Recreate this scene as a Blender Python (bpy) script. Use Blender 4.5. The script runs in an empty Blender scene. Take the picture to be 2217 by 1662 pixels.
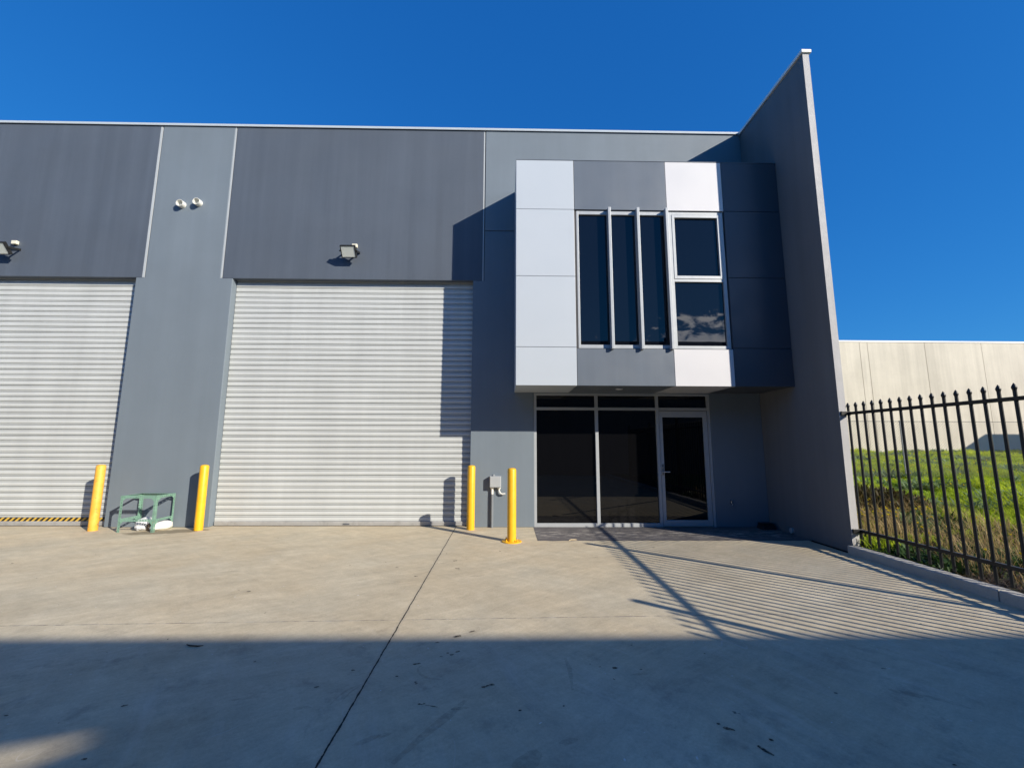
import bpy, bmesh, math, random
import numpy as np
from mathutils import Vector, Matrix, noise as mnoise

random.seed(7); RNG = np.random.default_rng(11)
scn = bpy.context.scene
COL = scn.collection
R = math.radians

# ------------------------------------------------------------------ materials
class NT:
    """tiny helper for node trees"""
    def __init__(s, nt): s.nt = nt; s.n = nt.nodes; s.l = nt.links
    def new(s, t, **kw):
        n = s.n.new(t)
        for k, v in kw.items(): setattr(n, k, v)
        return n
    def put(s, sock, v):
        if isinstance(v, bpy.types.NodeSocket): s.l.new(v, sock)
        elif isinstance(v, (tuple, list)) and len(v) == 3 and sock.type == 'RGBA': sock.default_value = (*v, 1)
        else: sock.default_value = v
    def math(s, op, a, b=None, c=None, clamp=False):
        n = s.new('ShaderNodeMath', operation=op); n.use_clamp = clamp
        s.put(n.inputs[0], a)
        if b is not None: s.put(n.inputs[1], b)
        if c is not None: s.put(n.inputs[2], c)
        return n.outputs[0]
    def vmul(s, v, sc, off=(0, 0, 0), rot=(0, 0, 0)):
        n = s.new('ShaderNodeMapping'); s.put(n.inputs[0], v)
        n.inputs['Scale'].default_value = sc; n.inputs['Location'].default_value = off; n.inputs['Rotation'].default_value = rot
        return n.outputs[0]
    def vrs(s, v, deg, sc):
        return s.vmul(s.vmul(v, (1, 1, 1), rot=(0, 0, R(deg))), sc)
    def noise(s, v, scale, detail=4, rough=.55, dist=0):
        n = s.new('ShaderNodeTexNoise'); s.put(n.inputs['Vector'], v)
        n.inputs['Scale'].default_value = scale; n.inputs['Detail'].default_value = detail
        n.inputs['Roughness'].default_value = rough; n.inputs['Distortion'].default_value = dist
        return n.outputs['Fac']
    def maprange(s, v, a, b, c=0., d=1., smooth=False):
        n = s.new('ShaderNodeMapRange'); n.clamp = True
        if smooth: n.interpolation_type = 'SMOOTHSTEP'
        s.put(n.inputs[0], v)
        for i, x in zip((1, 2, 3, 4), (a, b, c, d)): s.put(n.inputs[i], x)
        return n.outputs[0]
    def mix(s, f, a, b, mode='MIX'):
        n = s.new('ShaderNodeMix', data_type='RGBA', blend_type=mode)
        s.put(n.inputs[0], f); s.put(n.inputs[6], a); s.put(n.inputs[7], b)
        return n.outputs[2]
    def pos(s): return s.new('ShaderNodeNewGeometry').outputs['Position']
    def bump(s, h, strength, dist=.01):
        n = s.new('ShaderNodeBump'); s.put(n.inputs['Height'], h)
        n.inputs['Strength'].default_value = strength; n.inputs['Distance'].default_value = dist
        return n.outputs[0]

def base_mat(name):
    m = bpy.data.materials.new(name); m.use_nodes = True
    t = NT(m.node_tree); b = t.n['Principled BSDF']
    return m, t, b

def mk(name, col, rough=.6, metal=0., var=.06, scale=2.5, streak=0., bump=0., bscale=60, spec=.5, ior=1.5, speck=0., coat=0., dirt=0.):
    m, t, b = base_mat(name)
    p = t.pos()
    c = col
    f = t.noise(p, scale, 5, .6)
    k = t.maprange(f, .3, .7, 1 - var, 1 + var)
    if streak:
        sv = t.vmul(p, (1.6, 1.6, .07))
        s1 = t.noise(sv, 2.2, 4, .55); s2 = t.noise(t.vmul(p, (1, 1, .05)), 9, 3, .6)
        k = t.math('MULTIPLY', k, t.maprange(s1, .32, .68, 1 - streak, 1 + streak))
        k = t.math('MULTIPLY', k, t.maprange(s2, .3, .7, 1 - streak * .45, 1 + streak * .45))
    if speck:
        g = t.noise(p, 120, 2, .7)
        k = t.math('MULTIPLY', k, t.maprange(g, .3, .7, 1 - speck, 1 + speck))
    cc = t.new('ShaderNodeVectorMath', operation='SCALE'); cc.inputs[0].default_value = col; t.put(cc.inputs['Scale'], k)
    outc = cc.outputs[0]
    if dirt:
        d = t.maprange(t.noise(p, 5.5, 6, .7), .52, .72, 0, dirt)
        outc = t.mix(d, outc, (.09, .075, .055))
    t.l.new(outc, b.inputs['Base Color'])
    rr = t.maprange(t.noise(p, scale * 3, 4), .3, .7, rough - .06, rough + .06)
    t.l.new(rr, b.inputs['Roughness'])
    b.inputs['Metallic'].default_value = metal
    b.inputs['Specular IOR Level'].default_value = spec; b.inputs['IOR'].default_value = ior
    if coat: b.inputs['Coat Weight'].default_value = coat; b.inputs['Coat Roughness'].default_value = .12
    if bump:
        h = t.math('ADD', t.noise(p, bscale, 4, .6), t.math('MULTIPLY', t.noise(p, bscale * .12, 3), .6))
        t.l.new(t.bump(h, bump), b.inputs['Normal'])
    return m

M = {}
M['grey'] = mk('painted_concrete_grey', (.156, .190, .222), .62, var=.05, scale=.7, streak=.03, bump=.25, bscale=70, speck=.03, spec=.35)
M['dark'] = mk('painted_concrete_charcoal', (.082, .100, .128), .6, var=.06, scale=.6, streak=.07, bump=.3, bscale=60, speck=.05, spec=.35)
M['sealant'] = mk('pale_joint_sealant', (.40, .43, .45), .6, var=.06)
M['groove'] = mk('dark_joint_filler', (.03, .032, .035), .9)  # near-black backing set inside the panel joints
M['coping'] = mk('pale_steel_coping', (.45, .5, .54), .4, var=.03, spec=.5)
M['white_coping'] = mk('white_steel_coping', (.78, .78, .77), .4, var=.03)
M['wing'] = mk('wing_wall_paint', (.152, .157, .165), .65, var=.05, scale=.8, streak=.06, bump=.3, bscale=70, speck=.03, spec=.3)
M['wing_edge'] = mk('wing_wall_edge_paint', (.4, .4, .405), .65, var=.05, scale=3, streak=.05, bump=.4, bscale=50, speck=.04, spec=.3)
M['shutter'] = mk('shutter_steel', (.50, .522, .515), .45, var=.04, scale=1.3, streak=.035, spec=.45)
M['rail_alu'] = mk('aluminium_rail', (.42, .42, .41), .4, metal=.25, var=.08, scale=6, dirt=.35)
M['guide'] = mk('shutter_guide', (.1, .11, .13), .5)
M['panel_white'] = mk('cladding_white', (.6, .6, .615), .38, var=.012, scale=.7, spec=.5)
M['panel_pale'] = mk('cladding_pale_blue', (.46, .505, .55), .38, var=.015, scale=.7, spec=.5)
M['panel_grey'] = mk('cladding_grey', (.125, .148, .178), .36, var=.03, scale=.7, streak=.05, spec=.5)
M['panel_dark'] = mk('cladding_charcoal', (.06, .068, .085), .38, var=.03, scale=.7, spec=.5)
M['body'] = mk('bay_backing', (.05, .05, .055), .8)
M['alu'] = mk('anodised_aluminium', (.40, .425, .445), .42, metal=.15, var=.03, scale=4)
M['rubber'] = mk('black_rubber', (.012, .012, .013), .6)
M['black'] = mk('black_powder_coat', (.012, .013, .014), .42, var=.15, scale=8, spec=.4)
M['black_plastic'] = mk('black_plastic', (.012, .012, .013), .5)
M['pvc'] = mk('white_pvc', (.68, .68, .63), .4, var=.05, scale=8)
M['cream'] = mk('cream_plastic', (.72, .69, .55), .45, var=.04)
M['yellow'] = mk('yellow_bollard_paint', (.80, .42, .012), .42, var=.06, scale=5, spec=.5, dirt=.14)
M['boxgrey'] = mk('grey_enclosure', (.36, .38, .39), .45, var=.04, scale=9)
M['conduit'] = mk('grey_conduit', (.16, .18, .2), .45, var=.05, scale=9)
M['steel'] = mk('stainless_steel', (.55, .55, .56), .28, metal=.9, var=.05)
M['green'] = mk('green_slotted_steel', (.17, .31, .235), .55, var=.16, scale=12, speck=.08, dirt=.25)
M['bag'] = mk('crumpled_white_film', (.56, .58, .6), .28, var=.16, scale=14, bump=.35, bscale=30)
M['bag_brown'] = mk('kraft_paper', (.28, .2, .12), .7, var=.2, scale=16, bump=.5, bscale=40)
M['kerb'] = mk('kerb_concrete', (.40, .385, .35), .85, var=.14, scale=4, bump=.7, bscale=45, speck=.1, spec=.25)
M['precast'] = mk('raw_precast_concrete', (.57, .525, .44), .85, var=.10, scale=.35, streak=.07, bump=.3, bscale=30, spec=.2, dirt=.05)
M['precast_dark'] = mk('grey_precast_concrete', (.13, .135, .145), .8, var=.1, scale=.5, streak=.1, bump=.3)
M['galv'] = mk('galvanised_steel', (.34, .35, .36), .45, metal=.3, var=.08, scale=9)
M['roof'] = mk('metal_roof', (.4, .42, .43), .45, metal=.2)
M['soil'] = mk('dark_soil', (.055, .04, .026), .95, var=.4, scale=6, bump=1., bscale=25)
M['ground'] = mk('rough_grass_ground', (.085, .115, .02), .95, var=.35, scale=1.3, bump=1., bscale=8)

# bollard weathered orange-yellow, chipped
def weathered():
    m, t, b = base_mat('weathered_yellow_paint')
    p = t.pos()
    k = t.maprange(t.noise(p, 9, 5), .35, .65, 0, 1)
    c = t.mix(k, (.78, .36, .035), (.78, .43, .06))
    chips = t.maprange(t.noise(p, 34, 3, .6), .645, .665)
    c = t.mix(chips, c, (.13, .1, .08))
    t.l.new(c, b.inputs['Base Color']); b.inputs['Roughness'].default_value = .55
    return m
M['yellow_worn'] = weathered()

def glass(name, col, ior, rough=.0):
    m, t, b = base_mat(name)
    p = t.pos()
    b.inputs['Base Color'].default_value = (*col, 1)
    b.inputs['IOR'].default_value = ior; b.inputs['Roughness'].default_value = rough
    h = t.noise(p, 1.1, 2); t.l.new(t.bump(h, .035, .02), b.inputs['Normal'])
    return m
M['glass_up'] = glass('tinted_window_glass', (.004, .005, .008), 1.56)
M['glass_low'] = glass('dark_shopfront_glass', (.0035, .0035, .004), 1.52)

def lens_mat():
    m, t, b = base_mat('floodlight_glass')
    b.inputs['Base Color'].default_value = (.62, .66, .62, 1); b.inputs['Roughness'].default_value = .08
    b.inputs['Coat Weight'].default_value = .6; b.inputs['Coat Roughness'].default_value = .02
    return m
M['lens'] = lens_mat()

def hazard_mat():
    m, t, b = base_mat('hazard_tape')
    p = t.pos(); sx = t.new('ShaderNodeSeparateXYZ'); t.l.new(p, sx.inputs[0])
    d = t.math('SUBTRACT', sx.outputs[0], sx.outputs[2])
    fr = t.math('FRACT', t.math('DIVIDE', d, .098))
    k = t.math('GREATER_THAN', fr, .5)
    wear = t.maprange(t.noise(p, 22, 4), .4, .7, .75, 1.05)
    c = t.mix(k, (.012, .011, .01), (.62, .40, .06))
    sc = t.new('ShaderNodeVectorMath', operation='SCALE'); t.l.new(c, sc.inputs[0]); t.l.new(wear, sc.inputs['Scale'])
    t.l.new(sc.outputs[0], b.inputs['Base Color']); b.inputs['Roughness'].default_value = .5
    return m
M['hazard'] = hazard_mat()

def yard_mat():
    m, t, b = base_mat('yard_concrete')
    p = t.pos(); s = t.new('ShaderNodeSeparateXYZ'); t.l.new(p, s.inputs[0]); X, Y = s.outputs[0], s.outputs[1]
    warp = t.new('ShaderNodeTexNoise'); t.l.new(p, warp.inputs['Vector']); warp.inputs['Scale'].default_value = .45; warp.inputs['Detail'].default_value = 3
    wv = t.new('ShaderNodeVectorMath', operation='MULTIPLY_ADD'); t.l.new(warp.outputs['Color'], wv.inputs[0])
    wv.inputs[1].default_value = (.7, .7, 0); t.l.new(p, wv.inputs[2]); q = wv.outputs[0]
    # trowel sweeps: long thin noise bent by the warp
    sw = t.noise(t.vrs(q, -28, (.55, 2.6, 1)), 1.5, 6, .62)
    sw2 = t.noise(t.vrs(q, 38, (.8, 3.6, 1)), 2.6, 5, .6)
    blot = t.noise(p, .38, 4, .6); blot2 = t.noise(q, 1.6, 6, .65); fine = t.noise(p, 55, 5, .75); grain = t.noise(p, 260, 2, .6)
    mid = t.noise(p, 7, 6, .7); scuf = t.noise(t.vrs(q, -40, (4, 19, 1)), 1.4, 5, .65)
    k = t.maprange(sw, .3, .7, .89, 1.08)
    k = t.math('MULTIPLY', k, t.maprange(mid, .32, .68, .92, 1.07)); k = t.math('MULTIPLY', k, t.maprange(scuf, .34, .66, .94, 1.05))
    for f, a in ((sw2, .055), (blot, .07), (blot2, .075), (fine, .10), (grain, .09)):
        k = t.math('MULTIPLY', k, t.maprange(f, .3, .7, 1 - a, 1 + a))
    base = t.mix(t.maprange(t.noise(p, .7, 4, .6), .35, .65), (.515, .432, .295), (.49, .435, .32))
    sc = t.new('ShaderNodeVectorMath', operation='SCALE'); t.l.new(base, sc.inputs[0]); t.l.new(k, sc.inputs['Scale']); c = sc.outputs[0]
    # tyre-darkened band across the drive, in front of the bays
    tyre = t.math('MULTIPLY', t.maprange(t.noise(t.vrs(q, 66, (.35, 2.6, 1)), 1.3, 6, .65), .5, .75, 0, .3),
                  t.maprange(Y, -4.2, -5.6))
    c = t.mix(tyre, c, (.19, .17, .15))
    # smudges and pale dragged smears where vehicles turn
    near = t.maprange(Y, -3.2, -4.8)
    smu = t.math('MULTIPLY', t.maprange(t.noise(q, 3.4, 7, .72), .54, .72, 0, .5), near)
    c = t.mix(smu, c, (.17, .15, .13))
    sme = t.math('MULTIPLY', t.maprange(t.noise(t.vrs(q, 62, (.6, 3.4, 1)), 1.7, 6, .65), .54, .74, 0, .42), near)
    c = t.mix(sme, c, (.62, .56, .45))
    # scattered dark spots and pale chips
    spots = t.math('MULTIPLY', t.maprange(t.noise(p, 11, 4, .55), .715, .735, 0, .8), t.maprange(t.noise(p, 1.0, 2), .48, .58))
    c = t.mix(spots, c, (.08, .07, .06))
    chips = t.maprange(t.noise(t.vmul(p, (1, 1, 1), (3.1, 7.7, 0)), 24, 2, .4), .775, .785, 0, .9)
    c = t.mix(chips, c, (.62, .6, .55))
    # light scratches
    scr = t.math('ABSOLUTE', t.math('SUBTRACT', t.noise(t.vmul(p, (1, .35, 1), (1, 2, 0), (0, 0, R(38))), 2.2, 1, .4), .5))
    scr = t.math('MULTIPLY', t.maprange(scr, 0, .0022, .5, 0), t.maprange(t.noise(p, 1.9, 3), .55, .65))
    c = t.mix(scr, c, (.58, .55, .48))
    # damp patch beside the green stand
    dx = t.math('DIVIDE', t.math('ADD', X, 5.75), .62); dy = t.math('DIVIDE', t.math('ADD', Y, t.math('MULTIPLY', X, .16), ), 1.0)
    dyy = t.math('DIVIDE', t.math('ADD', t.math('ADD', Y, .40), t.math('MULTIPLY', t.math('ADD', X, 5.75), -.28)), .2)
    r2 = t.math('ADD', t.math('POWER', dx, 2), t.math('POWER', dyy, 2))
    r2 = t.math('ADD', r2, t.maprange(t.noise(p, 7, 4), .3, .7, -.35, .35))
    wet = t.maprange(r2, .75, .95, .75, 0)
    c = t.mix(wet, c, (.165, .135, .085))
    # dust line along the foot of the wall
    dust = t.math('MULTIPLY', t.maprange(Y, -.35, -.02, 0, .45), t.maprange(t.noise(p, 6, 4), .35, .65))
    c = t.mix(dust, c, (.45, .38, .27))
    # sawn joints: one running away from the facade, one parallel to it
    wob = t.math('MULTIPLY', t.math('SUBTRACT', t.noise(p, 3.5, 5, .7), .5), .02)
    j1 = t.math('ABSOLUTE', t.math('ADD', t.math('ADD', X, .872), wob))
    j1w = t.maprange(t.noise(p, 16, 3), .35, .7, .0035, .0075)
    j1m = t.math('LESS_THAN', j1, j1w)
    j2 = t.math('ABSOLUTE', t.math('ADD', t.math('ADD', Y, t.math('MULTIPLY', X, -.0277)), t.math('ADD', 4.097, t.math('MULTIPLY', wob, .6))))
    j2b = t.maprange(t.noise(t.vmul(p, (1, 6, 1)), 9, 4, .75), .46, .56)
    j2m = t.math('MULTIPLY', t.math('LESS_THAN', j2, .0055), t.math('MULTIPLY_ADD', j2b, .7, .18))
    halo = t.math('MULTIPLY', t.maprange(j2, .004, .02, .35, 0), t.maprange(t.noise(p, 18, 3), .45, .6))
    c = t.mix(halo, c, (.5, .47, .42))
    halo1 = t.maprange(j1, .006, .03, .25, 0); c = t.mix(halo1, c, (.26, .24, .21))
    c = t.mix(j1m, c, (.025, .022, .02)); c = t.mix(j2m, c, (.12, .105, .09))
    t.l.new(c, b.inputs['Base Color'])
    t.l.new(t.maprange(blot2, .3, .7, .72, .92), b.inputs['Roughness']); b.inputs['Specular IOR Level'].default_value = .25
    h = t.math('ADD', t.math('MULTIPLY', fine, .6), t.math('ADD', grain, t.math('MULTIPLY', sw, .12)))
    h = t.math('SUBTRACT', h, t.math('MULTIPLY', t.math('MAXIMUM', j1m, j2m), 4))
    t.l.new(t.bump(h, .22, .004), b.inputs['Normal'])
    return m
M['yard'] = yard_mat()

def apron_mat():
    m, t, b = base_mat('worn_dark_apron')
    p = t.pos()
    s = t.new('ShaderNodeSeparateXYZ'); t.l.new(p, s.inputs[0])
    k = t.maprange(t.noise(p, 3, 5), .3, .7, .75, 1.2)
    worn = t.math('MULTIPLY', t.maprange(t.noise(t.vmul(p, (.7, 2.6, 1)), 5.5, 8, .78), .49, .6),
                  t.maprange(t.math('ABSOLUTE', t.math('ADD', s.outputs[1], .62)), .1, .5, 1, .0))
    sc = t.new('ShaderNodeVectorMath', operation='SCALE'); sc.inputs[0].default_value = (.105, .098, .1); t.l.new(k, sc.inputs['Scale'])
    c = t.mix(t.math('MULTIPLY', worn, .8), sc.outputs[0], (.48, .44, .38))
    t.l.new(c, b.inputs['Base Color']); b.inputs['Roughness'].default_value = .8
    t.l.new(t.bump(t.noise(p, 80, 4), .4, .004), b.inputs['Normal'])
    return m
M['apron'] = apron_mat()

def stain_mat(name, col, alpha):
    m, t, b = base_mat(name)
    p = t.pos()
    b.inputs['Base Color'].default_value = (*col, 1); b.inputs['Roughness'].default_value = .75
    a = t.maprange(t.noise(p, 45, 4, .65), .36, .6, alpha * .35, alpha)
    t.l.new(a, b.inputs['Alpha'])
    return m
M['stain'] = stain_mat('oil_stain', (.02, .018, .016), .95)
M['scuff'] = stain_mat('tyre_scuff', (.12, .105, .09), .17)

def leaf_mat(name, c0, c1, transl=.35, rough=.55):
    m, t, b = base_mat(name)
    a = t.new('ShaderNodeAttribute', attribute_name='tint')
    p = t.pos()
    c = t.mix(a.outputs['Fac'], c0, c1)
    k = t.maprange(t.noise(p, .8, 3), .35, .65, .8, 1.15)
    sc = t.new('ShaderNodeVectorMath', operation='SCALE'); t.l.new(c, sc.inputs[0]); t.l.new(k, sc.inputs['Scale'])
    b.inputs['Roughness'].default_value = rough; b.inputs['Specular IOR Level'].default_value = .3
    t.l.new(sc.outputs[0], b.inputs['Base Color'])
    tr = t.new('ShaderNodeBsdfTranslucent'); t.l.new(sc.outputs[0], tr.inputs[0])
    mx = t.new('ShaderNodeMixShader'); mx.inputs[0].default_value = transl
    t.l.new(b.outputs[0], mx.inputs[1]); t.l.new(tr.outputs[0], mx.inputs[2])
    t.l.new(mx.outputs[0], t.n['Material Output'].inputs[0])
    return m
M['grass'] = leaf_mat('lush_grass', (.25, .39, .016), (.52, .60, .036), .5)
M['weed'] = leaf_mat('grey_green_weed', (.14, .23, .08), (.27, .34, .16), .3)
M['dock'] = leaf_mat('brown_dock', (.085, .05, .02), (.11, .12, .025), .3)
M['straw'] = leaf_mat('dry_straw', (.36, .24, .10), (.58, .44, .20), .4)
M['litter'] = leaf_mat('dead_litter', (.05, .035, .022), (.17, .11, .06), .15)
M['flower'] = leaf_mat('yellow_petal', (.7, .55, .02), (.85, .7, .04), .3)
M['broad'] = leaf_mat('broad_leaf', (.03, .075, .015), (.06, .12, .025), .3)

# ------------------------------------------------------------------ mesh builder
class MB:
    def __init__(s): s.v = []; s.f = []; s.mi = []; s.m = 0
    def add(s, vs, fs):
        o = len(s.v); s.v += [tuple(x) for x in vs]
        for f in fs: s.f.append(tuple(i + o for i in f)); s.mi.append(s.m)
        return s
    def box(s, x0, x1, y0, y1, z0, z1):
        return s.add([(x0, y0, z0), (x1, y0, z0), (x1, y1, z0), (x0, y1, z0), (x0, y0, z1), (x1, y0, z1), (x1, y1, z1), (x0, y1, z1)],
                     [(0, 3, 2, 1), (4, 5, 6, 7), (0, 1, 5, 4), (1, 2, 6, 5), (2, 3, 7, 6), (3, 0, 4, 7)])
    def poly_xz(s, pts, y0, y1):
        n = len(pts)
        return s.add([(x, y0, z) for x, z in pts] + [(x, y1, z) for x, z in pts],
                     [tuple(range(n))] + [tuple(range(2 * n - 1, n - 1, -1))] + [(i, i + n, (i + 1) % n + n, (i + 1) % n) for i in range(n)])
    def tube(s, pts, r, n=12, caps=True):
        pts = [Vector(p) for p in pts]; rs = r if isinstance(r, (list, tuple)) else [r] * len(pts)
        vs = []; fs = []
        up = None
        for i, p in enumerate(pts):
            d = (pts[min(i + 1, len(pts) - 1)] - pts[max(i - 1, 0)]).normalized()
            if up is None: up = Vector((0, 0, 1)) if abs(d.z) < .9 else Vector((1, 0, 0))
            a = d.cross(up).normalized(); b_ = a.cross(d).normalized(); up = b_
            for k in range(n):
                t = 2 * math.pi * k / n; vs.append(p + (a * math.cos(t) + b_ * math.sin(t)) * rs[i])
        for i in range(len(pts) - 1):
            for k in range(n): fs.append((i * n + k, i * n + (k + 1) % n, (i + 1) * n + (k + 1) % n, (i + 1) * n + k))
        if caps: fs.append(tuple(range(n - 1, -1, -1))); fs.append(tuple((len(pts) - 1) * n + k for k in range(n)))
        return s.add(vs, fs)
    def lathe(s, prof, c=(0, 0), n=24):
        vs = []; fs = []
        for r, z in prof:
            for k in range(n):
                t = 2 * math.pi * k / n; vs.append((c[0] + r * math.cos(t), c[1] + r * math.sin(t), z))
        for i in range(len(prof) - 1):
            for k in range(n): fs.append((i * n + k, i * n + (k + 1) % n, (i + 1) * n + (k + 1) % n, (i + 1) * n + k))
        fs.append(tuple(range(n - 1, -1, -1))); fs.append(tuple((len(prof) - 1) * n + k for k in range(n)))
        return s.add(vs, fs)
    def build(s, name, mats, parent=None, org=None, smooth=False, bevel=0., seg=2):
        if org is None: org = ORG.get(parent.name, (0, 0, 0)) if parent else (0, 0, 0)
        me = bpy.data.meshes.new(name)
        me.from_pydata([(x - org[0], y - org[1], z - org[2]) for x, y, z in s.v], [], s.f)
        if not isinstance(mats, (list, tuple)): mats = [mats]
        for m in mats: me.materials.append(m)
        for p, i in zip(me.polygons, s.mi): p.material_index = i; p.use_smooth = smooth
        bm = bmesh.new(); bm.from_mesh(me); bmesh.ops.recalc_face_normals(bm, faces=bm.faces); bm.to_mesh(me); bm.free()
        me.update()
        o = bpy.data.objects.new(name, me); COL.objects.link(o)
        if parent: o.parent = parent
        else: o.location = org
        ORG[o.name] = org
        if bevel:
            b = o.modifiers.new('edge', 'BEVEL'); b.width = bevel; b.segments = seg; b.limit_method = 'ANGLE'; b.angle_limit = R(40)
        if smooth:
            try: me.set_sharp_from_angle(angle=R(35))
            except Exception: pass
        return o
ORG = {}

def tag(o, label=None, cat=None, group=None, kind=None):
    if label: o['label'] = label
    if cat: o['category'] = cat
    if group: o['group'] = group
    if kind: o['kind'] = kind
    return o

def thing(name, loc, label, cat, group=None):
    o = bpy.data.objects.new(name, None); COL.objects.link(o); o.location = loc; o.empty_display_size = .2
    ORG[o.name] = tuple(loc)
    return tag(o, label, cat, group)

def copy_tree(o, parent=None):
    c = o.copy(); COL.objects.link(c)
    if parent: c.parent = parent
    for ch in list(o.children): copy_tree(ch, c)
    return c

# ================================================================== THE WAREHOUSE UNIT
WX = 4.894; HT = 7.928
bld = thing('warehouse_unit', (-3, 0, 0), 'grey precast warehouse unit with two roller shutters, panelled upper bay and glazed entrance', 'warehouse')
# pillar between the doors, and the panel carrying bay and shopfront
MB().poly_xz([(-6.998, HT), (-6.998, 4.675), (-7.165, 4.675), (-7.165, 0), (-5.308, 0), (-5.308, 4.675), (-5.545, 4.675), (-5.545, HT)], 0, .2).build('wall_panel', M['grey'], bld, bevel=.012)
MB().poly_xz([(-.412, 5.714), (-.412, 4.675), (-.63, 4.675), (-.63, 0), (.556, 0), (.556, 2.459), (3.914, 2.459), (3.914, 0), (WX, 0), (WX, 5.714)], 0, .2).build('wall_panel', M['grey'], bld, bevel=.008)
MB().poly_xz([(-.412, HT), (-.412, 5.726), (WX, 5.726), (WX, HT)], 0, .2).build('wall_panel', M['grey'], bld, bevel=.006)
MB().poly_xz([(-13.6, HT), (-13.6, 4.675), (-13.8, 4.675), (-13.8, 0), (-11.85, 0), (-11.85, 4.675), (-12.08, 4.675), (-12.08, HT)], 0, .2).build('wall_panel', M['grey'], bld, bevel=.012)
MB().box(-30, -13.83, 0, .2, 0, HT).build('wall_panel', M['grey'], bld)
MB().box(-5.503, -.45, 0, .12, 4.675, HT).build('lintel_panel', M['dark'], bld, bevel=.006)
MB().box(-12.04, -7.05, 0, .12, 4.675, HT).build('lintel_panel', M['dark'], bld, bevel=.006)
MB().box(-7.05, -7.013, .004, .1, 4.68, HT).build('sealant_strip', M['sealant'], bld)
MB().box(-5.545, -5.516, .004, .1, 4.68, HT).build('sealant_strip', M['sealant'], bld)
MB().box(-.45, -.427, .004, .1, 4.68, HT).build('sealant_strip', M['sealant'], bld)
for b_ in ((-7.013, -6.998, .04, .1, 4.7, HT), (-5.516, -5.503, .04, .1, 4.7, HT), (-.427, -.412, .04, .1, 4.7, HT), (-.41, 4.89, .03, .1, 5.714, 5.726)): MB().box(*b_).build('joint_filler', M['groove'], bld)
cp = MB().box(-30, WX - .004, -.028, .26, HT + .002, HT + .036).box(-30, WX - .004, -.028, -.022, HT - .014, HT + .002)
cp.build('coping', M['coping'], bld, bevel=.004)
MB().box(-30, 4.89, .21, 22, 7.4, 7.5).build('roof', M['roof'], bld)
MB().box(-30, WX, 22, 22.2, 0, HT).build('rear_wall', M['grey'], bld)
MB().box(-30.2, -30, 0, 22.2, 0, HT).build('side_wall', M['grey'], bld)
# wing wall, front edge paler
w = MB(); w.box(WX, 5.0, -1.898, 22.2, 0, 7.905)
wing = w.build('wing_wall', M['wing'], bld, bevel=.005)
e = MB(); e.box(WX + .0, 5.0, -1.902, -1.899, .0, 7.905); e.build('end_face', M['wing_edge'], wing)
MB().box(WX - .03, 5.03, -1.93, 22.2, 7.907, 7.962).build('coping', M['white_coping'], wing, bevel=.006)
# broken mortar at the foot of the wing wall's front edge
mb = MB()
for i in range(9):
    a = random.random(); z = random.uniform(.1, .26); x = random.uniform(4.9, 4.985); r = random.uniform(.012, .03)
    bm = bmesh.new(); bmesh.ops.create_icosphere(bm, subdivisions=1, radius=r)
    for v in bm.verts: v.co *= random.uniform(.7, 1.25)
    mb.add([(v.co.x + x, v.co.y * .4 - 1.904, v.co.z * 1.2 + z) for v in bm.verts], [[v.index for v in f.verts] for f in bm.faces]); bm.free()
mb.build('mortar_patch', M['kerb'], wing)

# roller shutters -----------------------------------------------------------
def shutter(x0, x1, hazard):
    pitch = .104; y = .14
    prof = []
    z = .085
    while z < 4.95:
        for dz, dy in ((0, .028), (.0015, .001), (.02, -.0025), (.036, -.0035), (.052, -.0025), (.0685, .001), (.070, .028), (.0755, .028), (.077, .003), (.085, .0005), (.093, .003), (.0945, .028)):
            prof.append((y + dy, z + dz))
        z += pitch
    n = len(prof); m = MB()
    xs = np.linspace(x0, x1, 14); vs = []
    rr = random.Random(3 if hazard else 5)
    ph = [rr.uniform(0, 6.28) for _ in range(60)]
    for x in xs:
        for (yy, zz) in prof:
            k = int((zz - .085) / pitch)
            vs.append((x, yy + .0015 * math.sin(x * 1.7 + ph[k]), zz + .0022 * math.sin(x * 1.1 + ph[k + 1 if k < 58 else 0])))
    fs = [(i * n + j, (i + 1) * n + j, (i + 1) * n + j + 1, i * n + j + 1) for i in range(len(xs) - 1) for j in range(n - 1)]
    m.add(vs, fs)
    o = m.build('roller_shutter', M['shutter'], bld, smooth=True)
    MB().box(x0 + .01, x1 - .01, .118, .16, .012, .084).box(x0 + .01, x1 - .01, .112, .118, .05, .06).build('bottom_rail', M['rail_alu'], o, bevel=.003)
    MB().box(x0 + .01, x1 - .01, .125, .155, .0, .012).build('rubber_seal', M['rubber'], o)
    for xa in (x0 - .06, x1 - .012): MB().box(xa, xa + .072, .172, .2, 0, 4.95).build('guide_track', M['guide'], o)
    if hazard: MB().box(x0, x1, .131, .1335, .082, .15).build('hazard_stripe', M['hazard'], o)
    else: MB().box(-2.95, -2.83, .106, .112, .028, .046).build('lift_handle', M['guide'], o, bevel=.003)
    return o
shutter(-5.30, -.638, False)
shutter(-11.84, -7.172, True)

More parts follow.
